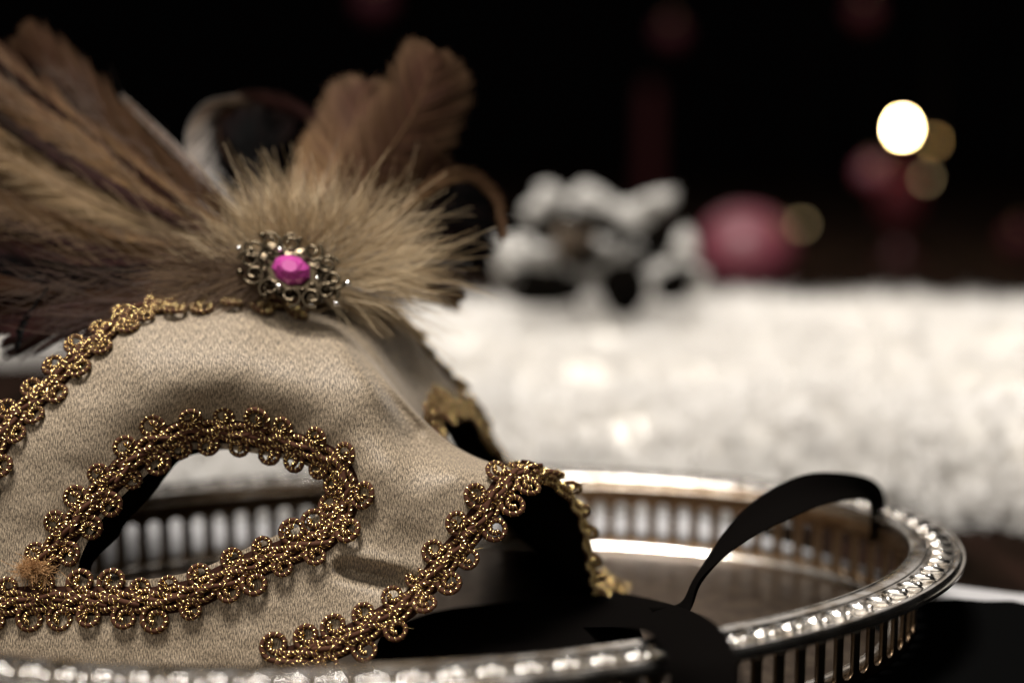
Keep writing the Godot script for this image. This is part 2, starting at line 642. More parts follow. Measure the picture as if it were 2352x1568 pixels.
func surf(q: Vector2) -> Vector3:
	var n := marks.size()
	var wx: PackedFloat64Array = tps_w[0]
	var wy: PackedFloat64Array = tps_w[1]
	var wd: PackedFloat64Array = tps_w[2]
	var x := wx[n] + wx[n + 1] * q.x + wx[n + 2] * q.y
	var y := wy[n] + wy[n + 1] * q.x + wy[n + 2] * q.y
	var d := wd[n] + wd[n + 1] * q.x + wd[n + 2] * q.y
	for i in n:
		var r2: float = q.distance_squared_to(marks[i][0])
		if r2 > 1e-9:
			var k := 0.5 * r2 * log(r2)
			x += wx[i] * k
			y += wy[i] * k
			d += wd[i] * k
	var s := Vector2(x, y)
	d += 3.5 * groove(s, Vector2(7.9, 7.7), Vector2(9.6, 9.9), 0.17)          # pinch beside the brow
	d += 5.2 * groove(s, Vector2(7.5, 13.0), Vector2(9.5, 13.45), 0.21)      # crease between nose and cheek
	d -= 1.2 * groove(s, Vector2(7.6, 12.7), Vector2(9.5, 13.1), 0.22)
	d += 0.38 * wrinkle.get_noise_2d(q.x, q.y)
	return at(x * 100.0, y * 100.0, d * 0.001)


func surf_normal(q: Vector2, e := 0.15) -> Vector3:
	var du := surf(q + Vector2(e, 0)) - surf(q - Vector2(e, 0))
	var dv := surf(q + Vector2(0, e)) - surf(q - Vector2(0, e))
	return dv.cross(du).normalized()


var near_eye := [Vector2(5.0, 10.30), Vector2(5.9, 10.42), Vector2(6.9, 10.62), Vector2(7.4, 11.0), Vector2(7.52, 11.35), Vector2(7.4, 11.65), Vector2(7.0, 12.02), Vector2(6.5, 12.22), Vector2(5.85, 12.5), Vector2(5.1, 12.85),
	Vector2(4.4, 13.12), Vector2(3.5, 13.28), Vector2(2.5, 13.32), Vector2(1.9, 13.25), Vector2(1.82, 12.9), Vector2(2.15, 12.2), Vector2(2.7, 11.5), Vector2(3.3, 10.95), Vector2(3.9, 10.5), Vector2(4.4, 10.33)]
var near_eye_trim := [Vector2(0.9, 13.2), Vector2(1.3, 12.55), Vector2(1.85, 11.85), Vector2(2.4, 11.2), Vector2(3.0, 10.6), Vector2(3.6, 10.15), Vector2(4.25, 9.92), Vector2(5.0, 9.87), Vector2(5.9, 10.0), Vector2(7.0, 10.25), Vector2(7.75, 10.7), Vector2(8.02, 11.3),
	Vector2(7.85, 11.85), Vector2(7.4, 12.38), Vector2(6.75, 12.64), Vector2(6.0, 12.92), Vector2(5.25, 13.25), Vector2(4.5, 13.62), Vector2(3.5, 13.8), Vector2(2.5, 13.8), Vector2(1.5, 13.8), Vector2(0.6, 13.8), Vector2(-0.4, 13.95)]
var near_top_trim := [Vector2(7.0, 7.1), Vector2(6.2, 6.98), Vector2(5.5, 6.92), Vector2(4.8, 6.92), Vector2(4.2, 6.98), Vector2(3.5, 7.1), Vector2(3.0, 7.25), Vector2(2.4, 7.75), Vector2(1.85, 8.2), Vector2(1.5, 8.55), Vector2(1.0, 9.05), Vector2(0.6, 9.4), Vector2(0.1, 10.0), Vector2(-0.4, 10.9), Vector2(-1.0, 12.2)]
var near_low_trim := [Vector2(12.28, 10.85), Vector2(11.76, 11.08), Vector2(11.45, 11.5), Vector2(11.0, 12.0), Vector2(10.6, 12.45), Vector2(10.2, 12.95), Vector2(9.8, 13.45), Vector2(9.4, 13.88), Vector2(8.9, 14.2), Vector2(8.4, 14.5), Vector2(7.7, 14.85), Vector2(7.0, 15.05), Vector2(6.4, 15.25)]
var near_edge := [Vector2(7.0, 6.9), Vector2(6.2, 6.75), Vector2(5.5, 6.7), Vector2(4.8, 6.7), Vector2(4.1, 6.78), Vector2(3.4, 6.9), Vector2(2.85, 7.08), Vector2(2.2, 7.6), Vector2(1.65, 8.05), Vector2(0.8, 8.85), Vector2(0.4, 9.25), Vector2(-0.15, 9.9), Vector2(-0.65, 10.85), Vector2(-1.3, 12.2), Vector2(-2.0, 13.8), Vector2(-1.6, 15.0),
	Vector2(0.5, 15.7), Vector2(3.0, 15.8), Vector2(5.0, 15.75), Vector2(6.5, 15.45), Vector2(7.1, 15.2), Vector2(7.8, 15.0), Vector2(8.5, 14.65), Vector2(9.05, 14.32), Vector2(9.55, 13.98), Vector2(9.95, 13.55), Vector2(10.35, 13.05), Vector2(10.75, 12.55), Vector2(11.15, 12.08), Vector2(11.6, 11.58), Vector2(11.95, 11.2), Vector2(12.32, 10.98)]


func mirrored(points: Array) -> Array:
	var out := []
	for q in points:
		out.append(mirror(q))
	return out


func mask() -> void:
	wrinkle.seed = 8
	wrinkle.frequency = 0.75
	wrinkle.fractal_octaves = 2
	solve_surface()
	var base := at(600, 1500, 0.32)
	var o := thing("carnival_mask", "beige velvet carnival half mask with gold scroll braid, feathers and a pink jewelled brooch", "mask", Vector3(base.x, 0.004, base.z))
	var shift := Transform3D(Basis(), -o.position)

	var far_eye := mirrored(near_eye)
	var edge := near_edge.duplicate()
	var back := mirrored(near_edge)
	back.reverse()
	edge.append_array(back.slice(0, -1))
	var outline := curve2(edge, 420, true)
	var holes := [curve2(near_eye, 160, true), curve2(far_eye, 160, true)]
	var inside := func(q: Vector2) -> bool:
		return Geometry2D.is_point_in_polygon(q, outline) and not Geometry2D.is_point_in_polygon(q, holes[0]) and not Geometry2D.is_point_in_polygon(q, holes[1])

	# cells of the shell
	var cell := 0.11
	var lo := Vector2(1e9, 1e9)
	var hi := -lo
	for q in outline:
		lo = lo.min(q)
		hi = hi.max(q)
	lo -= Vector2(cell, cell)
	var nx := int((hi.x - lo.x) / cell) + 2
	var ny := int((hi.y - lo.y) / cell) + 2
	var inn := PackedByteArray()
	inn.resize(nx * ny)
	for i in nx:
		for j in ny:
			inn[i * ny + j] = 1 if inside.call(lo + Vector2(i, j) * cell) else 0
	var pos := {}
	var face := Shape.new()
	var lining := Shape.new()
	var made := {}
	var vert := func(q: Vector2, key) -> int:
		if made.has(key):
			return made[key]
		var k := face.v.size()
		made[key] = k
		var P := surf(q)
		var e := 0.05
		var n := (surf(q + Vector2(0, e)) - P).cross(surf(q + Vector2(e, 0)) - P).normalized()
		face.v.append(P)
		face.n.append(n)
		face.uv.append(q)
		face.c.append(Color.WHITE)
		lining.v.append(P - n * 0.0016)
		lining.n.append(-n)
		lining.uv.append(q)
		lining.c.append(Color.WHITE)
		return k
	var rim_edges := []
	for i in nx - 1:
		for j in ny - 1:
			var ids := [i * ny + j, (i + 1) * ny + j, (i + 1) * ny + j + 1, i * ny + j + 1]
			var total := inn[ids[0]] + inn[ids[1]] + inn[ids[2]] + inn[ids[3]]
			if total == 0:
				continue
			for tri in [[0, 1, 2], [0, 2, 3]]:
				var poly := []
				var cuts := []
				for k in 3:
					var a: int = ids[tri[k]]
					var b: int = ids[tri[(k + 1) % 3]]
					var qa := lo + Vector2(a / ny, a % ny) * cell
					var qb := lo + Vector2(b / ny, b % ny) * cell
					if inn[a]:
						poly.append(vert.call(qa, a))
					if inn[a] != inn[b]:
						var p0 := qa if inn[a] else qb
						var p1 := qb if inn[a] else qa
						for step in 9:
							var mid := (p0 + p1) * 0.5
							if inside.call(mid):
								p0 = mid
							else:
								p1 = mid
						var id: int = vert.call(p0, Vector2i(mini(a, b), maxi(a, b)))
						poly.append(id)
						cuts.append(id)
				for k in range(1, poly.size() - 1):
					# in (u, v), v down: this order is clockwise seen from outside
					face.f.append_array([poly[0], poly[k], poly[k + 1]])
					lining.f.append_array([poly[0], poly[k + 1], poly[k]])
				if cuts.size() == 2:
					rim_edges.append(cuts)
	var shift_in := func(s: Shape) -> void:
		for k in s.v.size():
			s.v[k] -= o.position
	var nfront := face.v.size()
	for e in rim_edges:
		var a: int = e[0]
		var b: int = e[1]
		var k := lining.v.size()
		var side := (face.v[b] - face.v[a]).cross(face.n[a]).normalized()
		for p in [face.v[a], face.v[b], lining.v[b], lining.v[a]]:
			lining.v.append(p)
			lining.n.append(side)
			lining.uv.append(Vector2.ZERO)
			lining.c.append(Color.WHITE)
		lining.f.append_array([k, k + 2, k + 1, k, k + 3, k + 2])
	shift_in.call(face)
	shift_in.call(lining)
	part("shell", face.mesh(), M.velvet, o)
	part("lining", lining.mesh(), M.lining, o)

	for eye in 2:
		flange(o, near_eye, eye == 1)
	make_scrolls()
	trim("eye_trim", near_eye_trim, o)
	trim("eye_trim", mirrored(near_eye_trim), o)
	trim("top_trim", near_top_trim, o)
	trim("top_trim", mirrored(near_top_trim).slice(1), o)
	trim("lower_trim", near_low_trim, o)
	var tucked := []
	for q in near_low_trim:
		tucked.append(q + (Vector2(8.5, 11.5) - q).normalized() * 0.10)
	trim("lower_trim", mirrored(tucked), o)
	# cord sewn along the far side of the nose opening
	var hem := curve2(mirrored(near_edge.slice(19)), 150)
	for row in 2:
		var line := PackedVector3Array()
		for k in hem.size():
			var n := surf_normal(hem[k])
			line.append(surf(hem[k]) + n * (0.0004 - 0.0013 * row) + Vector3(0.0006 + 0.0004 * sin(k * 0.55 + row * 1.5), 0, 0) - o.position)
		part("edge_cord", cord_mesh(line, 0.00075, 0.0016, 2), null, o)
	fluff(o)
	brooch(o)
	plume(o)
	ribbon(o)


func flange(o: Node3D, eye: Array, far: bool) -> void:
	# the thick black inner wall of an eye opening, deepest at the temple and the brow
	var q := curve2(eye, 120, true)
	var p := PackedVector3Array()
	var mid := Vector2(4.9, 11.9)
	for k in q.size():
		var inward := (mid - q[k]).normalized()
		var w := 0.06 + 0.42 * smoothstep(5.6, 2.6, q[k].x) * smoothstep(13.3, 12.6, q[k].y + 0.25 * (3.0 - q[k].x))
		var a := mirror(q[k]) if far else q[k]
		var b := mirror(q[k] + inward * w) if far else q[k] + inward * w
		var n := surf_normal(a, 0.4)
		var from := surf(a) - n * 0.0008
		var to := surf(b) - n * 0.0075
		for j in 5:
			p.append(from.lerp(to, j / 4.0) - o.position)
		for j in 5:
			p.append(to.lerp(from, j / 4.0) - n * 0.0012 - (to - from).normalized() * 0.0 - o.position)
	var s := Shape.new()
	s.grid(p, q.size(), 10, true, true)
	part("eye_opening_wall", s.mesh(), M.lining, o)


# ---------------------------------------------------------------- gold scroll braid
var scroll_meshes := []


func cord_mesh(path: PackedVector3Array, r: float, turn := 0.00125, strands := 1) -> ArrayMesh:
	# a dark cord wound with two gold wires
	var m := ArrayMesh.new()
	var s := Shape.new()
	s.tube(path, PackedFloat32Array([r]), 7)
	s.add_to(m, M.cord)
	var g := Shape.new()
	var length := 0.0
	for i in path.size() - 1:
		length += path[i].distance_to(path[i + 1])
	for strand in strands:
		var steps := int(length / turn * 7.0)
		var p := PackedVector3Array()
		var x := Vector3.ZERO
		for k in steps + 1:
			var t := float(k) / steps * (path.size() - 1)
			var i := mini(int(t), path.size() - 2)
			var c := path[i].lerp(path[i + 1], t - i)
			var tan := (path[i + 1] - path[i]).normalized()
			if x == Vector3.ZERO:
				x = tan.cross(Vector3(0, 0, 1)).normalized()
			x = (x - tan * x.dot(tan)).normalized()
			var y := tan.cross(x)
			var a := TAU * k / 7.0 + TAU / strands * strand + rng.randf_range(-0.25, 0.25)
			p.append(c + (x * cos(a) + y * sin(a)) * r * 0.98)
		g.tube(p, PackedFloat32Array([r * 0.27]), 4)
	g.add_to(m, M.gold_wire)
	return m


func make_scrolls() -> void:
	for kind in 6:
		var pts := PackedVector3Array()
		var rr := rng.randf_range(0.0025, 0.0030)
		var c := Vector2(0.0, 0.0008 + rr)
		for k in 7:
			var t := k / 7.0
			pts.append(Vector3(lerpf(-0.0062, 0.0, t), lerpf(-0.0006, 0.0008, t * t), 0.0007 * sin(PI * t) + 0.0003))
		var turns := rng.randf_range(1.4, 1.6)
		for k in 44:
			var t := k / 43.0
			var a := -PI * 0.5 + TAU * turns * t
			var r := lerpf(rr, 0.00078, pow(t, 0.95))
			pts.append(Vector3(c.x + cos(a) * r * 1.05, c.y + sin(a) * r, 0.0002 + 0.0003 * sin(t * 9.0) + 0.0004 * t))
		scroll_meshes.append(cord_mesh(pts, 0.00058))


func trim(called: String, way: Array, o: Node3D) -> void:
	var q := curve2(way, 240)
	var p := PackedVector3Array()
	var s := PackedFloat32Array([0.0])
	for k in q.size():
		p.append(surf(q[k]))
		if k:
			s.append(s[-1] + p[k].distance_to(p[k - 1]))
	var total := s[-1]
	# centre braid: two cords that cross each other
	var n := maxi(int(round(total / 0.0070)), 3)
	var step := total / n
	var count := int(total / 0.0006)
	var lines := [PackedVector3Array(), PackedVector3Array(), PackedVector3Array(), PackedVector3Array()]
	var at_s := func(x: float) -> Array:
		x = clampf(x, 0.0, total)
		var i := clampi(s.bsearch(x) - 1, 0, s.size() - 2)
		var t := (x - s[i]) / maxf(s[i + 1] - s[i], 1e-9)
		var uv := q[i].lerp(q[i + 1], t)
		var nn := surf_normal(uv)
		var tt := (p[mini(i + 2, p.size() - 1)] - p[maxi(i - 1, 0)]).normalized()
		tt = (tt - nn * tt.dot(nn)).normalized()
		return [surf(uv), tt, nn.cross(tt), nn]
	var frames := []
	var coarse := int(total / 0.0018) + 2
	for k in coarse:
		frames.append(at_s.call(total * k / (coarse - 1)))
	for k in count:
		var x := float(k) / (count - 1)
		var fi := x * (coarse - 1)
		var i := mini(int(fi), coarse - 2)
		var w := fi - i
		var P: Vector3 = frames[i][0].lerp(frames[i + 1][0], w)
		var B: Vector3 = frames[i][2].lerp(frames[i + 1][2], w).normalized()
		var N: Vector3 = frames[i][3].lerp(frames[i + 1][3], w).normalized()
		var ph := TAU * x * total / step * 0.5
		lines[0].append(P + B * 0.0011 * sin(ph) + N * (0.0012 + 0.0005 * cos(ph * 2.0)) - o.position)
		lines[1].append(P - B * 0.0011 * sin(ph) + N * (0.0012 - 0.0005 * cos(ph * 2.0)) - o.position)
		lines[2].append(P + B * (0.0016 + 0.0005 * sin(ph * 2.0 + 1.0)) + N * 0.0010 - o.position)
		lines[3].append(P - B * (0.0016 + 0.0005 * sin(ph * 2.0 + 2.2)) + N * 0.0010 - o.position)
	var strip := PackedVector3Array()
	for fr in frames:
		for j in 7:
			var x := (j - 3) / 3.0
			strip.append(fr[0] + fr[2] * x * (0.0030 + 0.0003 * sin(strip.size() * 0.9)) + fr[3] * (0.0007 * (1.0 - x * x) + 0.0001) - o.position)
	var tape := Shape.new()
	tape.grid(strip, coarse, 7)
	var braid := part(called, tape.mesh(), M.tape, o)
	for line in lines:
		part("cord", cord_mesh(line, 0.00060, 0.0020, 2), null, braid)
	for k in n * 2:
		var side := 1.0 if k % 2 == 0 else -1.0
		var fr: Array = at_s.call((k * 0.5 + 0.5 + rng.randf_range(-0.06, 0.06)) * step)
		var T: Vector3 = fr[1]
		var B: Vector3 = fr[2] * side
		var N: Vector3 = fr[3]
		var b := Basis(T, B, N) * Basis(Vector3(0, 0, 1), rng.randf_range(-0.16, 0.16)) * Basis(Vector3(1, 0, 0), rng.randf_range(-0.12, 0.16))
		b = b.scaled_local(Vector3.ONE * rng.randf_range(0.86, 1.12))
		part("scroll", scroll_meshes[rng.randi() % scroll_meshes.size()], null, braid, Transform3D(b, fr[0] + N * 0.0007 - o.position))


func fluff(o: Node3D) -> void:
	# loose thread ends along the lower braid
	var th := Shape.new()
	for k in 16:
		var q: Vector2 = near_low_trim[rng.randi() % 10] if k % 2 else near_eye_trim[rng.randi() % near_eye_trim.size()]
		var p0 := surf(q) + surf_normal(q) * 0.001
		var dir := Vector3(rng.randfn(0.3, 0.6), rng.randfn(-0.6, 0.5), rng.randf_range(0.0, 0.5)).normalized()
		var bow := Vector3(rng.randfn(0, 1), rng.randfn(0, 1), 0) * 0.0014
		var way := PackedVector3Array()
		var l := rng.randf_range(0.003, 0.007)
		for j in 7:
			var t := j / 6.0
			way.append(p0 + dir * l * t + bow * sin(PI * t) - o.position)
		th.tube(way, PackedFloat32Array([0.00006]), 4)
	part("loose_thread", th.mesh(), M.gold_wire, o)
	# amber tuft of threads at the outer corner of the near eye
	var s := Shape.new()
	var c := surf(Vector2(0.85, 13.1)) + surf_normal(Vector2(0.85, 13.1)) * 0.002 - o.position
	for k in 700:
		var c2 := c + Vector3(rng.randfn(0, 0.0016), rng.randfn(0, 0.0009), rng.randfn(0, 0.0004))
		var d := Vector3(rng.randfn(0, 1), rng.randfn(0, 1), rng.randfn(0, 0.6) + 0.4).normalized()
		var l := rng.randf_range(0.0008, 0.0026)
		var p := PackedVector3Array()
		var b := Vector3(rng.randfn(0, 1), rng.randfn(0, 1), rng.randfn(0, 1)) * 0.0009
		for j in 4:
			var t := j / 3.0
			p.append(c2 + d * l * t + b * t * t)
		s.tube(p, PackedFloat32Array([0.00005]), 3)
	part("amber_fluff", s.mesh(), M.amber_fluff, o)


# ---------------------------------------------------------------- brooch
func brooch(o: Node3D) -> void:
	var c := at(672, 628, 0.3335)
	var b := Basis(Vector3(1, 0, 0), -0.45) * Basis(Vector3(0, 0, 1), -0.40)
	var root := Node3D.new()
	root.name = "brooch"
	o.add_child(root, true)
	root.transform = Transform3D(b.scaled_local(Vector3(1.14, 1.06, 1.1)), c - o.position)
	# backing plate with scalloped outline
	var s := Shape.new()
	var p := PackedVector3Array()
	for r in [[0.03, 0.0012], [0.55, 0.0012], [0.93, 0.0006], [1.0, -0.0002], [0.93, -0.0010]]:
		for k in 60:
			var a := TAU * k / 60
			var w := 1.0 + 0.10 * cos(a * 8.0)
			p.append(Vector3(cos(a) * 0.0098 * w * r[0], sin(a) * 0.0060 * w * r[0], r[1]))
	s.grid(p, 5, 60, false, true)
	part("backing", s.mesh(), M.pewter, root)
	# filigree loops round the stone
	for k in 12:
		var a := TAU * (k + 0.5) / 12
		var w := Shape.new()
		var q := PackedVector3Array()
		var out := Vector3(cos(a), sin(a), 0)
		var side := Vector3(-sin(a), cos(a), 0)
		var mid := Vector3(cos(a) * 0.0092, sin(a) * 0.0058, 0.0020)
		for j in 26:
			var t := j / 25.0
			var ang := TAU * 1.3 * t
			var r := lerpf(0.0023, 0.0007, t)
			q.append(mid + (out * cos(ang) + side * sin(ang) * (1.0 if k % 2 else -1.0)) * r + Vector3(0, 0, 0.0009 * t + rng.randf_range(-0.0001, 0.0001)))
		w.tube(q, PackedFloat32Array([0.00042]), 6)
		part("filigree_scroll", w.mesh(), M.pewter, root)
	var pr := Shape.new()
	pr.ball(Vector3.ZERO, Vector3(0.00075, 0.00075, 0.00075), 10, 7)
	var bead := pr.mesh()
	for k in 14:
		var a := TAU * k / 14 + 0.1
		part("crystal_bead", bead, M.crystal if k % 5 == 0 else M.pewter, root, Transform3D(Basis().scaled(Vector3.ONE * rng.randf_range(0.6, 1.05)), Vector3(cos(a) * 0.0058, sin(a) * 0.0046, 0.0024)))
	for k in 9:
		var a := TAU * k / 9 + 0.3
		part("crystal_bead", bead, M.crystal if k % 4 == 0 else M.pewter, root, Transform3D(Basis().scaled(Vector3.ONE * rng.randf_range(0.7, 1.2)), Vector3(cos(a) * 0.0122, sin(a) * 0.0076, 0.0012)))
	# cushion-cut pink stone: table, crown and girdle with flat facets
	var g := Shape.new()
	var rings := [[0.0, 0.0031], [0.40, 0.0031], [0.58, 0.0027], [0.82, 0.0018], [1.0, 0.0006], [0.85, -0.0010]]
	for r in rings.size() - 1:
		for k in 9:
			var quad := []
			for d in [[r, k], [r, k + 1], [r + 1, k + 1], [r + 1, k]]:
				var a: float = TAU * (d[1] + (0.5 if d[0] % 2 else 0.0)) / 9.0
				quad.append(Vector3(cos(a) * 0.0042 * rings[d[0]][0], sin(a) * 0.0034 * rings[d[0]][0], rings[d[0]][1] + 0.0018))
			for tri in [[0, 1, 2], [0, 2, 3]]:
				var A: Vector3 = quad[tri[0]]
				var B: Vector3 = quad[tri[1]]
				var C: Vector3 = quad[tri[2]]
				var nn := (B - A).cross(C - A)
				if nn.length() < 1e-14:
					continue
				if nn.dot((A + B + C) / 3.0 - Vector3(0, 0, 0.0005)) < 0:
					nn = -nn
					var t := B
					B = C
					C = t
				var k0 := g.v.size()
				for x in [A, C, B]:
					g.v.append(x)
					g.n.append(nn.normalized())
					g.uv.append(Vector2.ZERO)
					g.c.append(Color.WHITE)
				g.f.append_array([k0, k0 + 1, k0 + 2])
	part("pink_stone", g.mesh(), M.gem, root)


# ---------------------------------------------------------------- feathers
func feather(o: Node3D, way: Array, wl: float, wr: float, colors: Array, roll := 0.0, blunt := 0.5, splits := 3, start := 0.12, swept := 0.0) -> void:
	# way: points of the shaft; wl, wr: reach of the vane on either side; colors: [root, tip, edge]
	var n := 60
	var path := curve3(way, n)
	var root := Node3D.new()
	root.name = "feather"
	o.add_child(root, true)
	root.position = path[0] - o.position
	var org := path[0]
	var shaft := Shape.new()
	var sp := PackedVector3Array()
	var rad := PackedFloat32Array()
	for i in n:
		sp.append(path[i] - org)
		rad.append(lerpf(0.00055, 0.00010, pow(i / (n - 1.0), 0.7)))
	var c0: Color = colors[0]
	var c1: Color = colors[1]
	var c2: Color = colors[2]
	shaft.tube(sp, rad, 5, false, c0.lerp(c2, 0.5))
	part("shaft", shaft.mesh(), M.feather, root)
	var vane := Shape.new()
	var length := 0.0
	for i in n - 1:
		length += path[i].distance_to(path[i + 1])
	var barbs := int(length / 0.00026)
	var eye := Vector3(0, EYE, 0)
	for side: float in [-1.0, 1.0]:
		var reach: float = wl if side < 0 else wr
		if reach <= 0.0:
			continue
		var gaps := []
		for k in splits:
			gaps.append([rng.randf_range(0.3, 0.97), rng.randf_range(0.008, 0.03)])
		var tilt := rng.randf_range(-0.12, 0.12)
		var tone := 0.0
		var loose := 0.0
		for k in barbs:
			var t := lerpf(start, 1.0, k / (barbs - 1.0))
			tone = lerpf(tone, rng.randf_range(-1, 1), 0.12)
			var fi := t * (n - 1)
			var i := mini(int(fi), n - 2)
			var P := path[i].lerp(path[i + 1], fi - i)
			var T := (path[mini(i + 2, n - 1)] - path[maxi(i - 1, 0)]).normalized()
			var V := (eye - P).normalized()
			var S := T.cross(V).normalized().rotated(T, roll + tilt)
			var N := S.cross(T).normalized()
			var env := pow(maxf(0.0, sin(PI * clampf(pow(lerpf(0.10, 1.0, (t - start) / (1.0 - start)), 1.0 / blunt), 0, 1))), 0.5) + 0.05
			loose = lerpf(loose, rng.randf_range(-1, 1), 0.10)
			var w := reach * env * rng.randf_range(0.80, 1.05) * (1.0 + 0.10 * loose)
			var skew := 0.50 + swept + 0.3 * t + 0.8 * t * t * t + 0.22 * loose + rng.randfn(0.0, 0.05)
			for gp in gaps:
				var dd: float = (t - gp[0]) / gp[1]
				if absf(dd) < 1.0:
					skew += 0.5 * dd
					w *= 0.8 + 0.2 * absf(dd)
			var d := (S * side + T * skew).normalized()
			w = minf(w, (length * (1.0 - t) * 0.85 + 0.0012) / (d.dot(T) + 0.3))
			var pts := PackedVector3Array()
			var cols := PackedColorArray()
			var segs := 5
			var half := 0.00024
			var lift := N * rng.randf_range(-0.0011, 0.0011) + T * rng.randfn(0.0, 0.0005)
			for j in segs:
				var x := j / (segs - 1.0)
				var q := P + d * w * x + T * w * 0.30 * x * x - N * w * 0.16 * x * x + lift * x - org
				var ww := half * (1.0 - 0.75 * x * x)
				var across := d.cross(N)
				pts.append(q - across * ww)
				pts.append(q + across * ww)
				var col := c0.lerp(c1, smoothstep(0.1, 0.8, t)).lerp(c2, smoothstep(0.55, 1.0, x) * 0.8)
				col = col * exp(0.9 * tone)
				cols.append(col)
				cols.append(col)
			vane.grid(pts, segs, 2, false, false, Color.WHITE, cols)
	part("vane", vane.mesh(), M.feather, root)


func plume(o: Node3D) -> void:
	var brown := Color(0.036, 0.018, 0.011)
	var gold := Color(0.145, 0.086, 0.042)
	var tan := Color(0.070, 0.039, 0.022)
	var dark := Color(0.014, 0.008, 0.007)
	var plum := Color(0.042, 0.019, 0.017)
	var black := Color(0.007, 0.006, 0.006)
	var grey := Color(0.24, 0.225, 0.21)
	var cream := Color(0.33, 0.235, 0.135)
	var pale := Color(0.86, 0.69, 0.45)
	# the long sweep to the left: [tip x, tip y, tip depth, sag, left reach, right reach, colours, roll]
	var sweep := [
		[-160, 60, 378, 40, 12, 13, [gold, tan, brown], 0.2], [50, 95, 384, 30, 10, 11, [tan, brown, tan], -0.3], [-240, 200, 374, 50, 12, 13, [cream, gold, tan], 0.1],
		[110, 190, 388, 20, 9, 9, [brown, brown, dark], 0.4], [190, 275, 386, 15, 9, 9, [tan, brown, tan], -0.2], [-320, 350, 366, 60, 10, 11, [gold, brown, dark], 0.3],
		[-300, 480, 360, 50, 9, 10, [brown, plum, dark], -0.2], [-260, 570, 352, 40, 9, 9, [plum, dark, dark], 0.2], [-240, 660, 346, 30, 9, 9, [dark, dark, dark], 0.0],
		[-200, 730, 342, 10, 9, 10, [tan, brown, plum], 0.3], [282, 225, 380, -10, 1.4, 1.8, [brown, tan, grey], 0.2], [335, 275, 378, -15, 1.5, 1.5, [brown, tan, grey], 0.2],
		[-120, 430, 356, 60, 7, 8, [gold, gold, tan], -0.3], [-60, 650, 340, 25, 6, 7, [tan, brown, plum], 0.2], [30, 765, 338, 5, 8, 8, [tan, plum, dark], 0.1],
		[-150, 300, 392, 40, 13, 13, [dark, dark, plum], 0.0], [20, 240, 394, 20, 13, 13, [brown, dark, dark], 0.1], [-200, 560, 372, 40, 13, 13, [dark, black, dark], 0.0], [330, 420, 372, 5, 6, 6, [tan, grey, brown], 0.1],
		[-130, 190, 368, 30, 2.6, 3.0, [plum, dark, black], 0.1], [-40, 120, 374, 25, 1.8, 2.4, [brown, dark, plum], -0.2], [-240, 410, 358, 55, 2.6, 2.6, [plum, black, dark], 0.2], [-200, 590, 340, 35, 5.5, 5.5, [dark, black, black], 0.1], [150, 330, 372, 15, 1.6, 2.0, [plum, dark, plum], 0.1]]  # narrow dark feathers added in front to give the gaps their darkness
	for f in sweep:
		var tip := at(f[0], f[1], f[2] * 0.001)
		var root := at(rng.randf_range(590, 670), rng.randf_range(590, 640), 0.343)
		var mid := at(lerpf(640, f[0], 0.42), lerpf(610, f[1], 0.42) + f[3], lerpf(345, f[2], 0.4) * 0.001 - 0.003)
		var mid2 := at(lerpf(640, f[0], 0.75), lerpf(610, f[1], 0.75) + f[3] * 0.7, lerpf(345, f[2], 0.75) * 0.001)
		feather(o, [root, mid, mid2, tip], f[4] * 0.0019, f[5] * 0.0019, f[6], f[7], 0.7, 7, 0.05, 1.7)
	# broad rounded feathers to the right of the brooch
	feather(o, [at(720, 570, 0.345), at(830, 430, 0.356), at(945, 270, 0.366), at(1000, 128, 0.372)], 0.0145, 0.0170, [tan, Color(0.055, 0.027, 0.017), Color(0.12, 0.072, 0.04)], 0.2, 0.85, 0)
	feather(o, [at(700, 560, 0.347), at(755, 430, 0.362), at(805, 310, 0.374), at(838, 198, 0.380)], 0.0150, 0.0130, [gold, Color(0.055, 0.027, 0.017), Color(0.12, 0.072, 0.04)], -0.15, 0.80, 0)
	feather(o, [at(740, 580, 0.343), at(860, 520, 0.352), at(960, 440, 0.360), at(1010, 370, 0.364)], 0.0100, 0.0090, [gold, brown, tan], 0.4, 0.6, 1)
	feather(o, [at(700, 560, 0.352), at(690, 460, 0.366), at(710, 380, 0.374), at(725, 320, 0.380)], 0.0060, 0.0070, [cream, gold, tan], 0.2, 0.6, 2)
	# curled dark feathers with pale edges
	feather(o, [at(600, 575, 0.350), at(490, 470, 0.366), at(436, 380, 0.374), at(428, 300, 0.378), at(470, 236, 0.380), at(545, 218, 0.382)], 0.0, 0.0110, [grey, Color(0.10, 0.07, 0.05), black], 0.1, 0.9, 0, 0.12)
	feather(o, [at(640, 560, 0.352), at(560, 420, 0.376), at(500, 300, 0.382), at(545, 222, 0.383), at(640, 218, 0.384), at(722, 258, 0.385)], 0.0010, 0.0085, [tan, plum, black], 0.0, 0.8, 0, 0.45)
	feather(o, [at(640, 570, 0.356), at(590, 470, 0.384), at(580, 370, 0.388), at(610, 270, 0.390)], 0.0140, 0.0140, [black, black, dark], 0.0, 0.6, 2)
	feather(o, [at(780, 600, 0.348), at(900, 505, 0.352), at(985, 430, 0.356), at(1065, 403, 0.360), at(1135, 450, 0.362), at(1158, 540, 0.362)], 0.0035, 0.0050, [gold, tan, tan], 0.1, 0.8, 0, 0.2, 0.8)
	feather(o, [at(800, 620, 0.354), at(930, 540, 0.364), at(1040, 470, 0.368), at(1110, 475, 0.370)], 0.0070, 0.0220, [dark, black, black], 0.0, 0.7, 1)
	feather(o, [at(800, 640, 0.356), at(930, 590, 0.374), at(1020, 560, 0.384), at(1110, 590, 0.388)], 0.0090, 0.0090, [black, black, dark], 0.0, 0.7, 1)
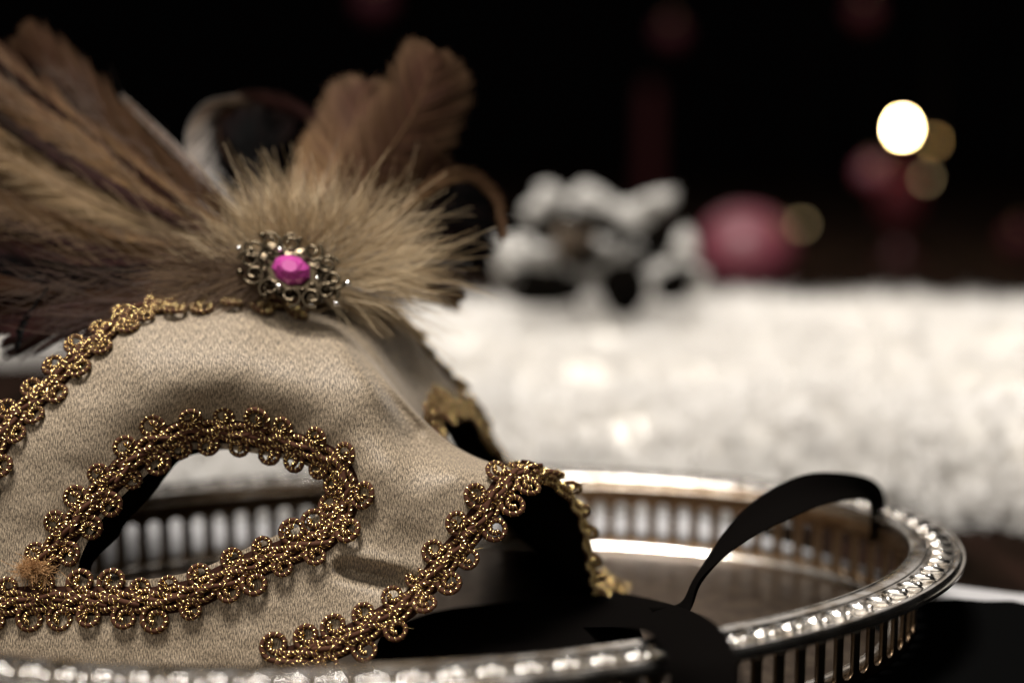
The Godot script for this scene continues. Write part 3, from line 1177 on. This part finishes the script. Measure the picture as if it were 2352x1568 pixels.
	feather(o, [at(760, 640, 0.343), at(880, 650, 0.354), at(980, 660, 0.362), at(1050, 690, 0.366)], 0.0050, 0.0060, [cream, tan, gold], 0.3, 0.7, 2)

	# soft down at the foot of the feathers
	var s := Shape.new()
	var clumps := []
	for k in 260:
		clumps.append([rng.randf_range(-0.30, PI + 0.30), rng.randf(), rng.randfn(0, 1), rng.randf()])
	for k in 17000:
		var cl: Array = clumps[rng.randi() % clumps.size()]
		var a: float = cl[0] + rng.randfn(0, 0.13)
		var lean: float = clampf(cl[1] + rng.randfn(0, 0.12), 0, 1)
		var root := at(690 + rng.randfn(0, 42) + 40.0 * cos(a), 638 - 28.0 * sin(a) + rng.randfn(0, 14), 0.341 + 0.012 * rng.randf())
		var l := 0.023 * lerpf(0.30, 1.0, pow(rng.randf(), 2.0)) * (0.75 + 0.35 * float(cl[3])) * (1.0 + 0.22 * maxf(0.0, cos(a)))
		var d := (Vector3(cos(a), sin(a) * 0.92, 0) + Vector3(0, 0, lerpf(0.30, -0.75, lean))).normalized()
		var bendv := (Vector3(rng.randfn(0, 1), rng.randfn(0, 1) - 0.2, rng.randfn(0, 1)) * 0.20 + Vector3(-sin(a), cos(a), 0) * float(cl[2]) * 0.22) * l
		var wave := Vector3(rng.randfn(0, 1), rng.randfn(0, 1), rng.randfn(0, 1)) * l * 0.06
		var shade := clampf(float(cl[3]) * 0.7 + rng.randf() * 0.4, 0, 1)
		var col := pale.lerp(Color(0.30, 0.20, 0.10), shade) if rng.randf() < 0.93 else tan
		if rng.randf() < 0.05:
			col = grey
		var pts := PackedVector3Array()
		var cols := PackedColorArray()
		var across := d.cross(Vector3(rng.randfn(0, 0.3), 0.2, 1)).normalized()
		for j in 5:
			var t := j / 4.0
			var q := root + d * l * t + bendv * t * t + wave * sin(t * 6.0) - o.position
			var w := 0.000105 * (1.0 - 0.8 * t) + 0.000015
			pts.append(q - across * w)
			pts.append(q + across * w)
			cols.append(col)
			cols.append(col)
		s.grid(pts, 5, 2, false, false, col, cols)
	# down that lies over the braid on the near side of the brooch
	for k in 1500:
		var root := at(rng.randf_range(470, 640), rng.randf_range(610, 672), 0.3345 + 0.004 * rng.randf())
		var d := Vector3(rng.randf_range(-1.0, -0.2), rng.randf_range(-0.55, 0.25), rng.randf_range(-0.1, 0.3)).normalized()
		var l := rng.randf_range(0.006, 0.016)
		var pts := PackedVector3Array()
		var across := d.cross(Vector3(0, 0.2, 1)).normalized()
		var bendv := Vector3(rng.randfn(0, 1), rng.randfn(0, 1) - 0.6, rng.randfn(0, 0.5)) * l * 0.2
		for j in 4:
			var t := j / 3.0
			var q := root + d * l * t + bendv * t * t - o.position
			var w := 0.00012 * (1.0 - 0.8 * t) + 0.00002
			pts.append(q - across * w)
			pts.append(q + across * w)
		s.grid(pts, 4, 2, false, false, gold.lerp(tan, rng.randf()))
	# soft filaments that stand off the long feathers
	for k in 1500:
		var f: Array = sweep[rng.randi() % 6 if k % 3 else 12 + rng.randi() % 3]
		var t0 := rng.randf_range(0.15, 0.85)
		var root := at(lerpf(640, f[0], t0) + rng.randfn(0, 10), lerpf(610, f[1], t0) + float(f[3]) * 4.0 * t0 * (1.0 - t0) + rng.randfn(0, 22), lerpf(345, f[2], t0) * 0.001 - rng.randf_range(0.0, 0.006))
		var dir := (at(f[0], f[1], f[2] * 0.001) - at(640, 610, 0.345)).normalized()
		var side := Vector3(-dir.y, dir.x, 0) * (1.0 if rng.randf() < 0.5 else -1.0)
		var l := rng.randf_range(0.006, 0.016)
		var bendv := Vector3(rng.randfn(0, 1), rng.randfn(0, 1), rng.randfn(0, 1)) * l * 0.22
		var pts := PackedVector3Array()
		var across := dir.cross(Vector3(0, 0.2, 1)).normalized()
		for j in 5:
			var t := j / 4.0
			var q := root + (dir + side * rng.randf_range(0.1, 0.12) * 3.0).normalized() * l * t + bendv * t * t - o.position
			var w := 0.00010 * (1.0 - 0.8 * t) + 0.000015
			pts.append(q - across * w)
			pts.append(q + across * w)
		var fc: Array = f[6]
		s.grid(pts, 5, 2, false, false, (fc[0] as Color).lerp(fc[1], rng.randf()) * rng.randf_range(0.7, 1.3))
	# a few long loose hairs hanging from the lower left feathers
	for k in 60:
		var x := rng.randf_range(20, 480)
		var root := at(x, rng.randf_range(690, 720) , 0.338)
		var pts := PackedVector3Array()
		for j in 4:
			var t := j / 3.0
			pts.append(root + Vector3(rng.randf_range(-0.002, 0.002) * t - 0.002 * t, -rng.randf_range(0.003, 0.010) * t, 0) - o.position)
			pts.append(pts[-1] + Vector3(0.00016, 0, 0))
		s.grid(pts, 4, 2, false, false, plum)
	var dn := part("down", s.mesh(), M.down, o)
	dn.set_meta("kind", "stuff")
	# one dark quill end that hangs below the plume
	feather(o, [at(110, 660, 0.337), at(80, 700, 0.336), at(52, 745, 0.335), at(38, 800, 0.334)], 0.0012, 0.0012, [black, black, black], 0.0, 0.9, 0, 0.4)


# ---------------------------------------------------------------- black ribbon of the mask, dark band for shade in the tray
func band(left: Array, right: Array, o: Node3D, called: String) -> void:
	# a ribbon between two edge curves, with its own thickness
	var n := 90
	var across := 12
	var a := curve3(left, n)
	var b := curve3(right, n)
	var top := PackedVector3Array()
	var mid := []
	for i in n:
		for j in across + 1:
			var t := j / float(across)
			top.append(a[i].lerp(b[i], t))
	var p := PackedVector3Array()
	for i in n:
		var row := []
		for j in across + 1:
			var i0 := maxi(i - 1, 0)
			var i1 := mini(i + 1, n - 1)
			var du := top[i1 * (across + 1) + j] - top[i0 * (across + 1) + j]
			var dv := b[i] - a[i]
			var nn := du.cross(dv).normalized()
			var t := j / float(across)
			row.append([top[i * (across + 1) + j] + nn * (0.0012 * sin(PI * t)) - o.position, nn])
		for j in across + 1:
			p.append(row[j][0] + row[j][1] * 0.00015)
		for j in across + 1:
			p.append(row[across - j][0] - row[across - j][1] * 0.00015)
	var s := Shape.new()
	s.grid(p, n, (across + 1) * 2, false, true)
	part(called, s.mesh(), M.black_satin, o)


func ribbon(o: Node3D) -> void:
	band([at(1490, 1395, 0.318), at(1562, 1385, 0.316), at(1600, 1320, 0.318), at(1690, 1190, 0.326), at(1775, 1122, 0.334), at(1865, 1087, 0.343), at(1965, 1090, 0.356), at(2015, 1110, 0.364), at(2034, 1150, 0.370), at(2036, 1240, 0.372)],
		[at(1560, 1460, 0.312), at(1585, 1400, 0.312), at(1612, 1325, 0.314), at(1720, 1238, 0.318), at(1820, 1188, 0.325), at(1890, 1160, 0.334), at(1950, 1148, 0.346), at(1990, 1150, 0.357), at(2000, 1165, 0.362), at(2000, 1250, 0.364)], o, "ribbon_or_shade_band")
	band([at(1440, 1360, 0.352), at(1300, 1372, 0.347), at(1150, 1385, 0.343), at(1000, 1405, 0.337), at(880, 1450, 0.324)],
		[at(1480, 1480, 0.315), at(1360, 1500, 0.313), at(1180, 1520, 0.308), at(1000, 1540, 0.303), at(840, 1570, 0.296)], o, "ribbon_or_shade_band")  # black band over the tray floor, in place of shade under the nose
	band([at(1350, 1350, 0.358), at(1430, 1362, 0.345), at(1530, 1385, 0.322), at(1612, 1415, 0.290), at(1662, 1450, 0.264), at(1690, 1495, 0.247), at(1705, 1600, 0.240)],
		[at(1240, 1430, 0.345), at(1320, 1440, 0.330), at(1420, 1440, 0.300), at(1480, 1448, 0.272), at(1505, 1472, 0.252), at(1525, 1520, 0.238), at(1535, 1640, 0.234)], o, "ribbon_or_shade_band")


# ---------------------------------------------------------------- white fur
var fur_noise := FastNoiseLite.new()


func fur_front(x: float) -> float:
	return 0.428 + 0.012 * sin(x * 17.0 + 0.6) * smoothstep(-0.1, 0.1, x) + 0.32 * smoothstep(-0.118, -0.155, x)


func fur_at(x: float, q: float) -> Vector3:
	# q: way along the pelt from its front foot, 0 to 1
	var run := [0.0, 0.06, 0.14, 0.22, 0.30, 0.38, 0.46, 0.56, 0.66, 0.78, 0.90, 1.0]
	var d := interp(q, run, [0.0, 0.002, 0.010, 0.028, 0.050, 0.075, 0.10, 0.135, 0.17, 0.22, 0.30, 0.40])
	var h := interp(q, run, [0.001, 0.011, 0.023, 0.0290, 0.0230, 0.0105, 0.0140, 0.027, 0.0345, 0.034, 0.026, 0.004])
	var low := smoothstep(-0.10, -0.17, x)
	h *= 1.0 - 0.15 * low
	var n := fur_noise.get_noise_2d(x * 1.0, q * 0.5)
	var n2 := fur_noise.get_noise_2d(x * 2.7 + 9.0, q * 1.3)
	h += (0.0065 * n + 0.0040 * n2) * smoothstep(0.0, 0.2, q) * smoothstep(1.0, 0.8, q)
	d += 0.006 * n * smoothstep(0.3, 0.0, q)
	return Vector3(x, maxf(h, 0.001), -(fur_front(x) + d))


func fur() -> void:
	fur_noise.seed = 31
	fur_noise.frequency = 9.0
	var o := thing("fur_stole", "thick cream white fur lying folded behind the silver tray", "fur", Vector3(0, 0, -0.43))
	var s := Shape.new()
	var p := PackedVector3Array()
	var nx := 120
	var nq := 60
	for i in nx:
		for j in nq:
			p.append(fur_at(lerpf(-0.42, 0.46, i / (nx - 1.0)), j / (nq - 1.0)) - o.position)
	s.grid(p, nx, nq)
	part("hide", s.mesh(), M.fur_hide, o)
	# tufts of hair
	var tufts := []
	for k in 5:
		var t := Shape.new()
		for h in 12:
			var a := rng.randf() * TAU
			var spread := rng.randf_range(0.0, 0.42)
			var root := Vector3(rng.randfn(0, 0.0016), 0, rng.randfn(0, 0.0016))
			var lean := Vector3(cos(a), 0, sin(a)) * spread
			var l := rng.randf_range(0.75, 1.1) * 0.013
			var pts := PackedVector3Array()
			var across := Vector3(cos(a + 1.57), 0, sin(a + 1.57))
			var shade := rng.randf_range(0.9, 1.0)
			for j in 4:
				var x := j / 3.0
				var q := root + Vector3(0, 1, 0) * l * x * (1.0 - 0.2 * x) + lean * l * x * x + Vector3(0.3, 0, 0) * l * x * x
				var w := 0.00022 * (1.0 - 0.8 * x) + 0.00003
				pts.append(q - across * w)
				pts.append(q + across * w)
			t.grid(pts, 4, 2, false, false, Color(0.95, 0.935, 0.912) * shade)
		tufts.append(t.mesh())
	for k in 5:
		var mm := MultiMesh.new()
		mm.transform_format = MultiMesh.TRANSFORM_3D
		mm.mesh = tufts[k]
		mm.instance_count = 5200
		for i in mm.instance_count:
			var x := rng.randf_range(-0.42, 0.46)
			var q := pow(rng.randf(), 1.25) * 0.97
			var P := fur_at(x, q)
			var e := 0.01
			var n := (fur_at(x, q + e) - P).cross(fur_at(x + 0.004, q) - P).normalized()
			if n.y < 0:
				n = -n
			var swirl := Vector3(fur_noise.get_noise_2d(x * 2.0 + 40, q * 2.0), -0.25, fur_noise.get_noise_2d(x * 2.0, q * 2.0 + 40) + 0.25)
			var up := (n + swirl * 1.4 + Vector3(rng.randfn(0, 0.18), rng.randfn(0, 0.18), rng.randfn(0, 0.18))).normalized()
			var side := up.cross(Vector3(rng.randfn(0, 1), 0.2, rng.randfn(0, 1))).normalized()
			mm.set_instance_transform(i, Transform3D(Basis(side, up, side.cross(up)).scaled_local(Vector3.ONE * rng.randf_range(0.75, 1.25)), P - o.position))
		var mi := MultiMeshInstance3D.new()
		mi.name = "fur_pile"
		mi.multimesh = mm
		mi.material_override = M.fur
		mi.set_meta("kind", "stuff")
		o.add_child(mi, true)


# ---------------------------------------------------------------- things in the dark behind
func lump(r: Vector3, seed_: int, rough := 0.18) -> ArrayMesh:
	# a rounded fold of cloth
	var nz := FastNoiseLite.new()
	nz.seed = seed_
	nz.frequency = 1.2
	var p := PackedVector3Array()
	for i in 24:
		for j in 14:
			var a := -TAU * i / 24
			var e := PI * (j / 13.0 - 0.5) * 0.998
			var d := Vector3(cos(e) * cos(a), sin(e), cos(e) * sin(a))
			p.append(d * r * (1.0 + rough * nz.get_noise_3dv(d * 1.6)))
	var s := Shape.new()
	s.grid(p, 24, 14, true, false)
	return s.mesh()


func background_things() -> void:
	# frosted pine cone lying on the fur
	var c := at(1340, 590, 0.62)
	var o := thing("pine_cone", "white frosted pine cone with dark gaps between its scales lying on the fur", "pine cone", c)
	var k := 0.62 / FOCAL
	for q in [[1208, 583, 68, 52, 0.0, 0.0], [1258, 490, 52, 38, 0.3, -0.006], [1368, 472, 66, 34, 0.0, -0.01], [1428, 580, 80, 34, -0.5, 0.004], [1502, 506, 70, 46, 0.4, -0.008], [1360, 626, 66, 24, 0.1, 0.002], [1568, 590, 40, 66, 0.2, -0.004], [1496, 622, 40, 40, 0.2, 0.0], [1300, 520, 44, 22, 0.5, 0.0], [1600, 655, 34, 30, 0.0, -0.006], [1170, 560, 34, 30, 0.4, -0.004]]:
		for n in 4:
			var jx: float = rng.randfn(0, 0.42) * q[2]
			var jy: float = rng.randfn(0, 0.36) * q[3]
			var size: Vector3 = Vector3(q[2] * rng.randf_range(0.42, 0.72), q[3] * rng.randf_range(0.40, 0.75), 24.0) * k
			part("scale", lump(size, int(q[0]) + n, 0.75), M.petal_white, o, Transform3D(Basis(Vector3(0, 0, 1), q[4] + rng.randfn(0, 0.5)), at(q[0] + jx, q[1] + jy, 0.62 - q[5] - rng.randf_range(0.0, 0.012)) - c))
	for q in [[1258, 668, 72, 26, 0.1], [1432, 660, 42, 46, 0.1], [1510, 562, 36, 20, 0.7], [1546, 655, 34, 26, 0.4], [1383, 524, 54, 14, -0.4], [1246, 535, 20, 20, 0.3], [1350, 590, 40, 12, 0.3], [1310, 508, 30, 10, -0.3], [1440, 548, 26, 12, 0.6], [1215, 628, 40, 10, 0.0], [1470, 590, 14, 20, 0.2], [1580, 628, 16, 14, 0.0]]:
		part("dark_gap", lump(Vector3(q[2] * k * 1.25, q[3] * k * 1.3, 14 * k), int(q[0])), M.lining, o, Transform3D(Basis(Vector3(0, 0, 1), q[4]), at(q[0], q[1], 0.596) - c))  # black lumps set in front for the shaded gaps between scales
	part("core", lump(Vector3(48 * k, 54 * k, 30 * k), 5), M.petal_brown, o, Transform3D(Basis(), at(1321, 556, 0.606) - c))
	part("core", lump(Vector3(190 * k, 90 * k, 36 * k), 6), M.lining, o, Transform3D(Basis(), at(1380, 575, 0.645) - c))

	# big red bauble on the table
	var bx := at(1712, 565, 1.02)
	o = thing("red_bauble", "large glossy red bauble sitting behind the fur beside the frosted pine cone", "bauble", Vector3(bx.x, 0, bx.z), "red baubles in the dark")
	var s := Shape.new()
	s.ball(Vector3(0, 0.0335, 0), Vector3(0.036, 0.0330, 0.036), 32, 18)
	part("ball", s.mesh(), M.red_bauble, o)
	s = Shape.new()
	s.tube(PackedVector3Array([Vector3(0.012, 0.061, -0.016), Vector3(0.015, 0.067, -0.020)]), PackedFloat32Array([0.005, 0.004]), 12)
	part("cap", s.mesh(), M.lining, o)
	s = Shape.new()
	s.tube(PackedVector3Array([Vector3(0, 0.0, 0), Vector3(0, 0.002, 0), Vector3(0, 0.004, 0)]), PackedFloat32Array([0.012, 0.011, 0.009]), 14)
	part("stand_ring", s.mesh(), M.lining, o)

	# lit candle in a red glass
	var cd := 1.3
	var cp := at(2068, 430, cd)
	o = thing("candle", "lit candle burning above a red glass holder in the dark background", "candle", Vector3(cp.x, 0, cp.z))
	s = Shape.new()
	var prof := [[0.0001, 0.0], [0.032, 0.0], [0.033, 0.003], [0.010, 0.008], [0.007, 0.020], [0.009, 0.030], [0.028, 0.040], [0.034, 0.055], [0.033, 0.085], [0.031, 0.085], [0.032, 0.055], [0.026, 0.043], [0.0001, 0.040]]
	var p := PackedVector3Array()
	for q in prof:
		for a in 28:
			p.append(Vector3(cos(TAU * a / 28) * q[0] * 0.6, q[1], sin(TAU * a / 28) * q[0] * 0.6))
	s.grid(p, prof.size(), 28, false, true)
	part("glass_holder", s.mesh(), M.red_glass, o)
	s = Shape.new()
	s.tube(PackedVector3Array([Vector3(0, 0.043, 0), Vector3(0, 0.094, 0), Vector3(0, 0.096, 0)]), PackedFloat32Array([0.010, 0.010, 0.0005]), 18)
	part("wax", s.mesh(), M.red_wax, o)
	s = Shape.new()
	s.tube(PackedVector3Array([Vector3(0, 0.096, 0), Vector3(0.0005, 0.106, 0)]), PackedFloat32Array([0.0008]), 6)
	part("wick", s.mesh(), M.lining, o)
	s = Shape.new()
	var fy := at(2072, 295, cd).y
	p = PackedVector3Array()
	for j in 12:
		var t := j / 11.0
		var r := 0.0045 * sqrt(maxf(0.0, sin(PI * pow(t, 0.7)))) + 0.0001
		for a in 14:
			p.append(Vector3(cos(TAU * a / 14) * r, fy + lerpf(-0.006, 0.008, t), sin(TAU * a / 14) * r))
	s.grid(p, 12, 14, false, true)
	part("flame", s.mesh(), M.flame, o)
	var l := OmniLight3D.new()
	l.name = "flame_light"
	l.position = Vector3(0, fy, 0)
	l.light_color = Color(1.0, 0.78, 0.5)
	l.light_energy = 0.004
	l.light_size = 0.006
	l.omni_range = 8.0
	l.omni_attenuation = 2.0
	l.shadow_enabled = true
	o.add_child(l)

	# unlit red taper
	var tp := at(1490, 400, 1.45)
	o = thing("taper_candle", "tall thin unlit red taper candle in the dark behind the pine cone", "candle", Vector3(tp.x, 0, tp.z))
	s = Shape.new()
	s.tube(PackedVector3Array([Vector3(0, 0.012, 0), Vector3(0, 0.09, 0), Vector3(0, 0.162, 0), Vector3(0, 0.168, 0)]), PackedFloat32Array([0.0125, 0.011, 0.009, 0.002]), 16)
	part("wax", s.mesh(), M.red_wax, o)
	s = Shape.new()
	s.tube(PackedVector3Array([Vector3(0, 0.0, 0), Vector3(0, 0.006, 0), Vector3(0, 0.02, 0)]), PackedFloat32Array([0.03, 0.028, 0.014]), 18)
	part("foot", s.mesh(), M.brass, o)

	var faint: StandardMaterial3D = M.glint_glow.duplicate()
	faint.resource_name = "faint_glint"
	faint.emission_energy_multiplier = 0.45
	# glowing beads in place of warm glints, and dim red baubles hanging on cords in the dark
	var glints := [[1842, 515, 1.25, "glowing bead for a warm glint beside the large red bauble"], [2128, 410, 1.22, "glowing bead for a warm glint just below the burning candle flame"], [2145, 325, 1.32, "faint glowing bead for a warm glint right of the candle flame"]]
	for q in glints:  # added beads glow where only reflected glints would be
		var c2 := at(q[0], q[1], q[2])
		o = thing("glint_bead", q[3], "glint bead", c2, "small warm glints")
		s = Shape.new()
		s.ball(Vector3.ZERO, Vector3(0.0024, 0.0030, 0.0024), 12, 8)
		part("glow_bead", s.mesh(), faint if q[0] > 2130 else M.glint_glow, o)
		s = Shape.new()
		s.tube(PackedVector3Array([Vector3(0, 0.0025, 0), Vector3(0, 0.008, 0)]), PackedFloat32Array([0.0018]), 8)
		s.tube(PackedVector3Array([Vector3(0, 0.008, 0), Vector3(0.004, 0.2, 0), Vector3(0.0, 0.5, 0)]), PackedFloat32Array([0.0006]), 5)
		part("hang_cord", s.mesh(), M.lining, o)
	for q in [[860, 8, 1.5, 0.020, "dim red bauble hanging above the feathers"], [1540, 80, 1.5, 0.016, "dim red bauble hanging above the taper candle"], [2005, 400, 1.22, 0.013, "dim red bauble hanging just left of the candle flame"], [1985, 30, 1.45, 0.016, "dim red bauble hanging above the candle flame"], [2345, 555, 1.3, 0.016, "dim red bauble at the right edge above the fur"]]:
		var c3 := at(q[0], q[1], q[2])
		o = thing("red_bauble", q[4], "bauble", c3, "red baubles in the dark")
		s = Shape.new()
		s.ball(Vector3.ZERO, Vector3.ONE * q[3], 24, 14)
		part("ball", s.mesh(), M.red_bauble if q[0] == 2005 else M.dim_bauble, o)
		s = Shape.new()
		s.tube(PackedVector3Array([Vector3(0, q[3] * 0.96, 0), Vector3(0, q[3] * 1.2, 0)]), PackedFloat32Array([0.004]), 10)
		part("cap", s.mesh(), M.brass, o)
		s = Shape.new()
		s.tube(PackedVector3Array([Vector3(0, q[3] * 1.2, 0), Vector3(0.002, 0.3, 0), Vector3(0, 0.6, 0)]), PackedFloat32Array([0.0006]), 5)
		part("cord", s.mesh(), M.lining, o)
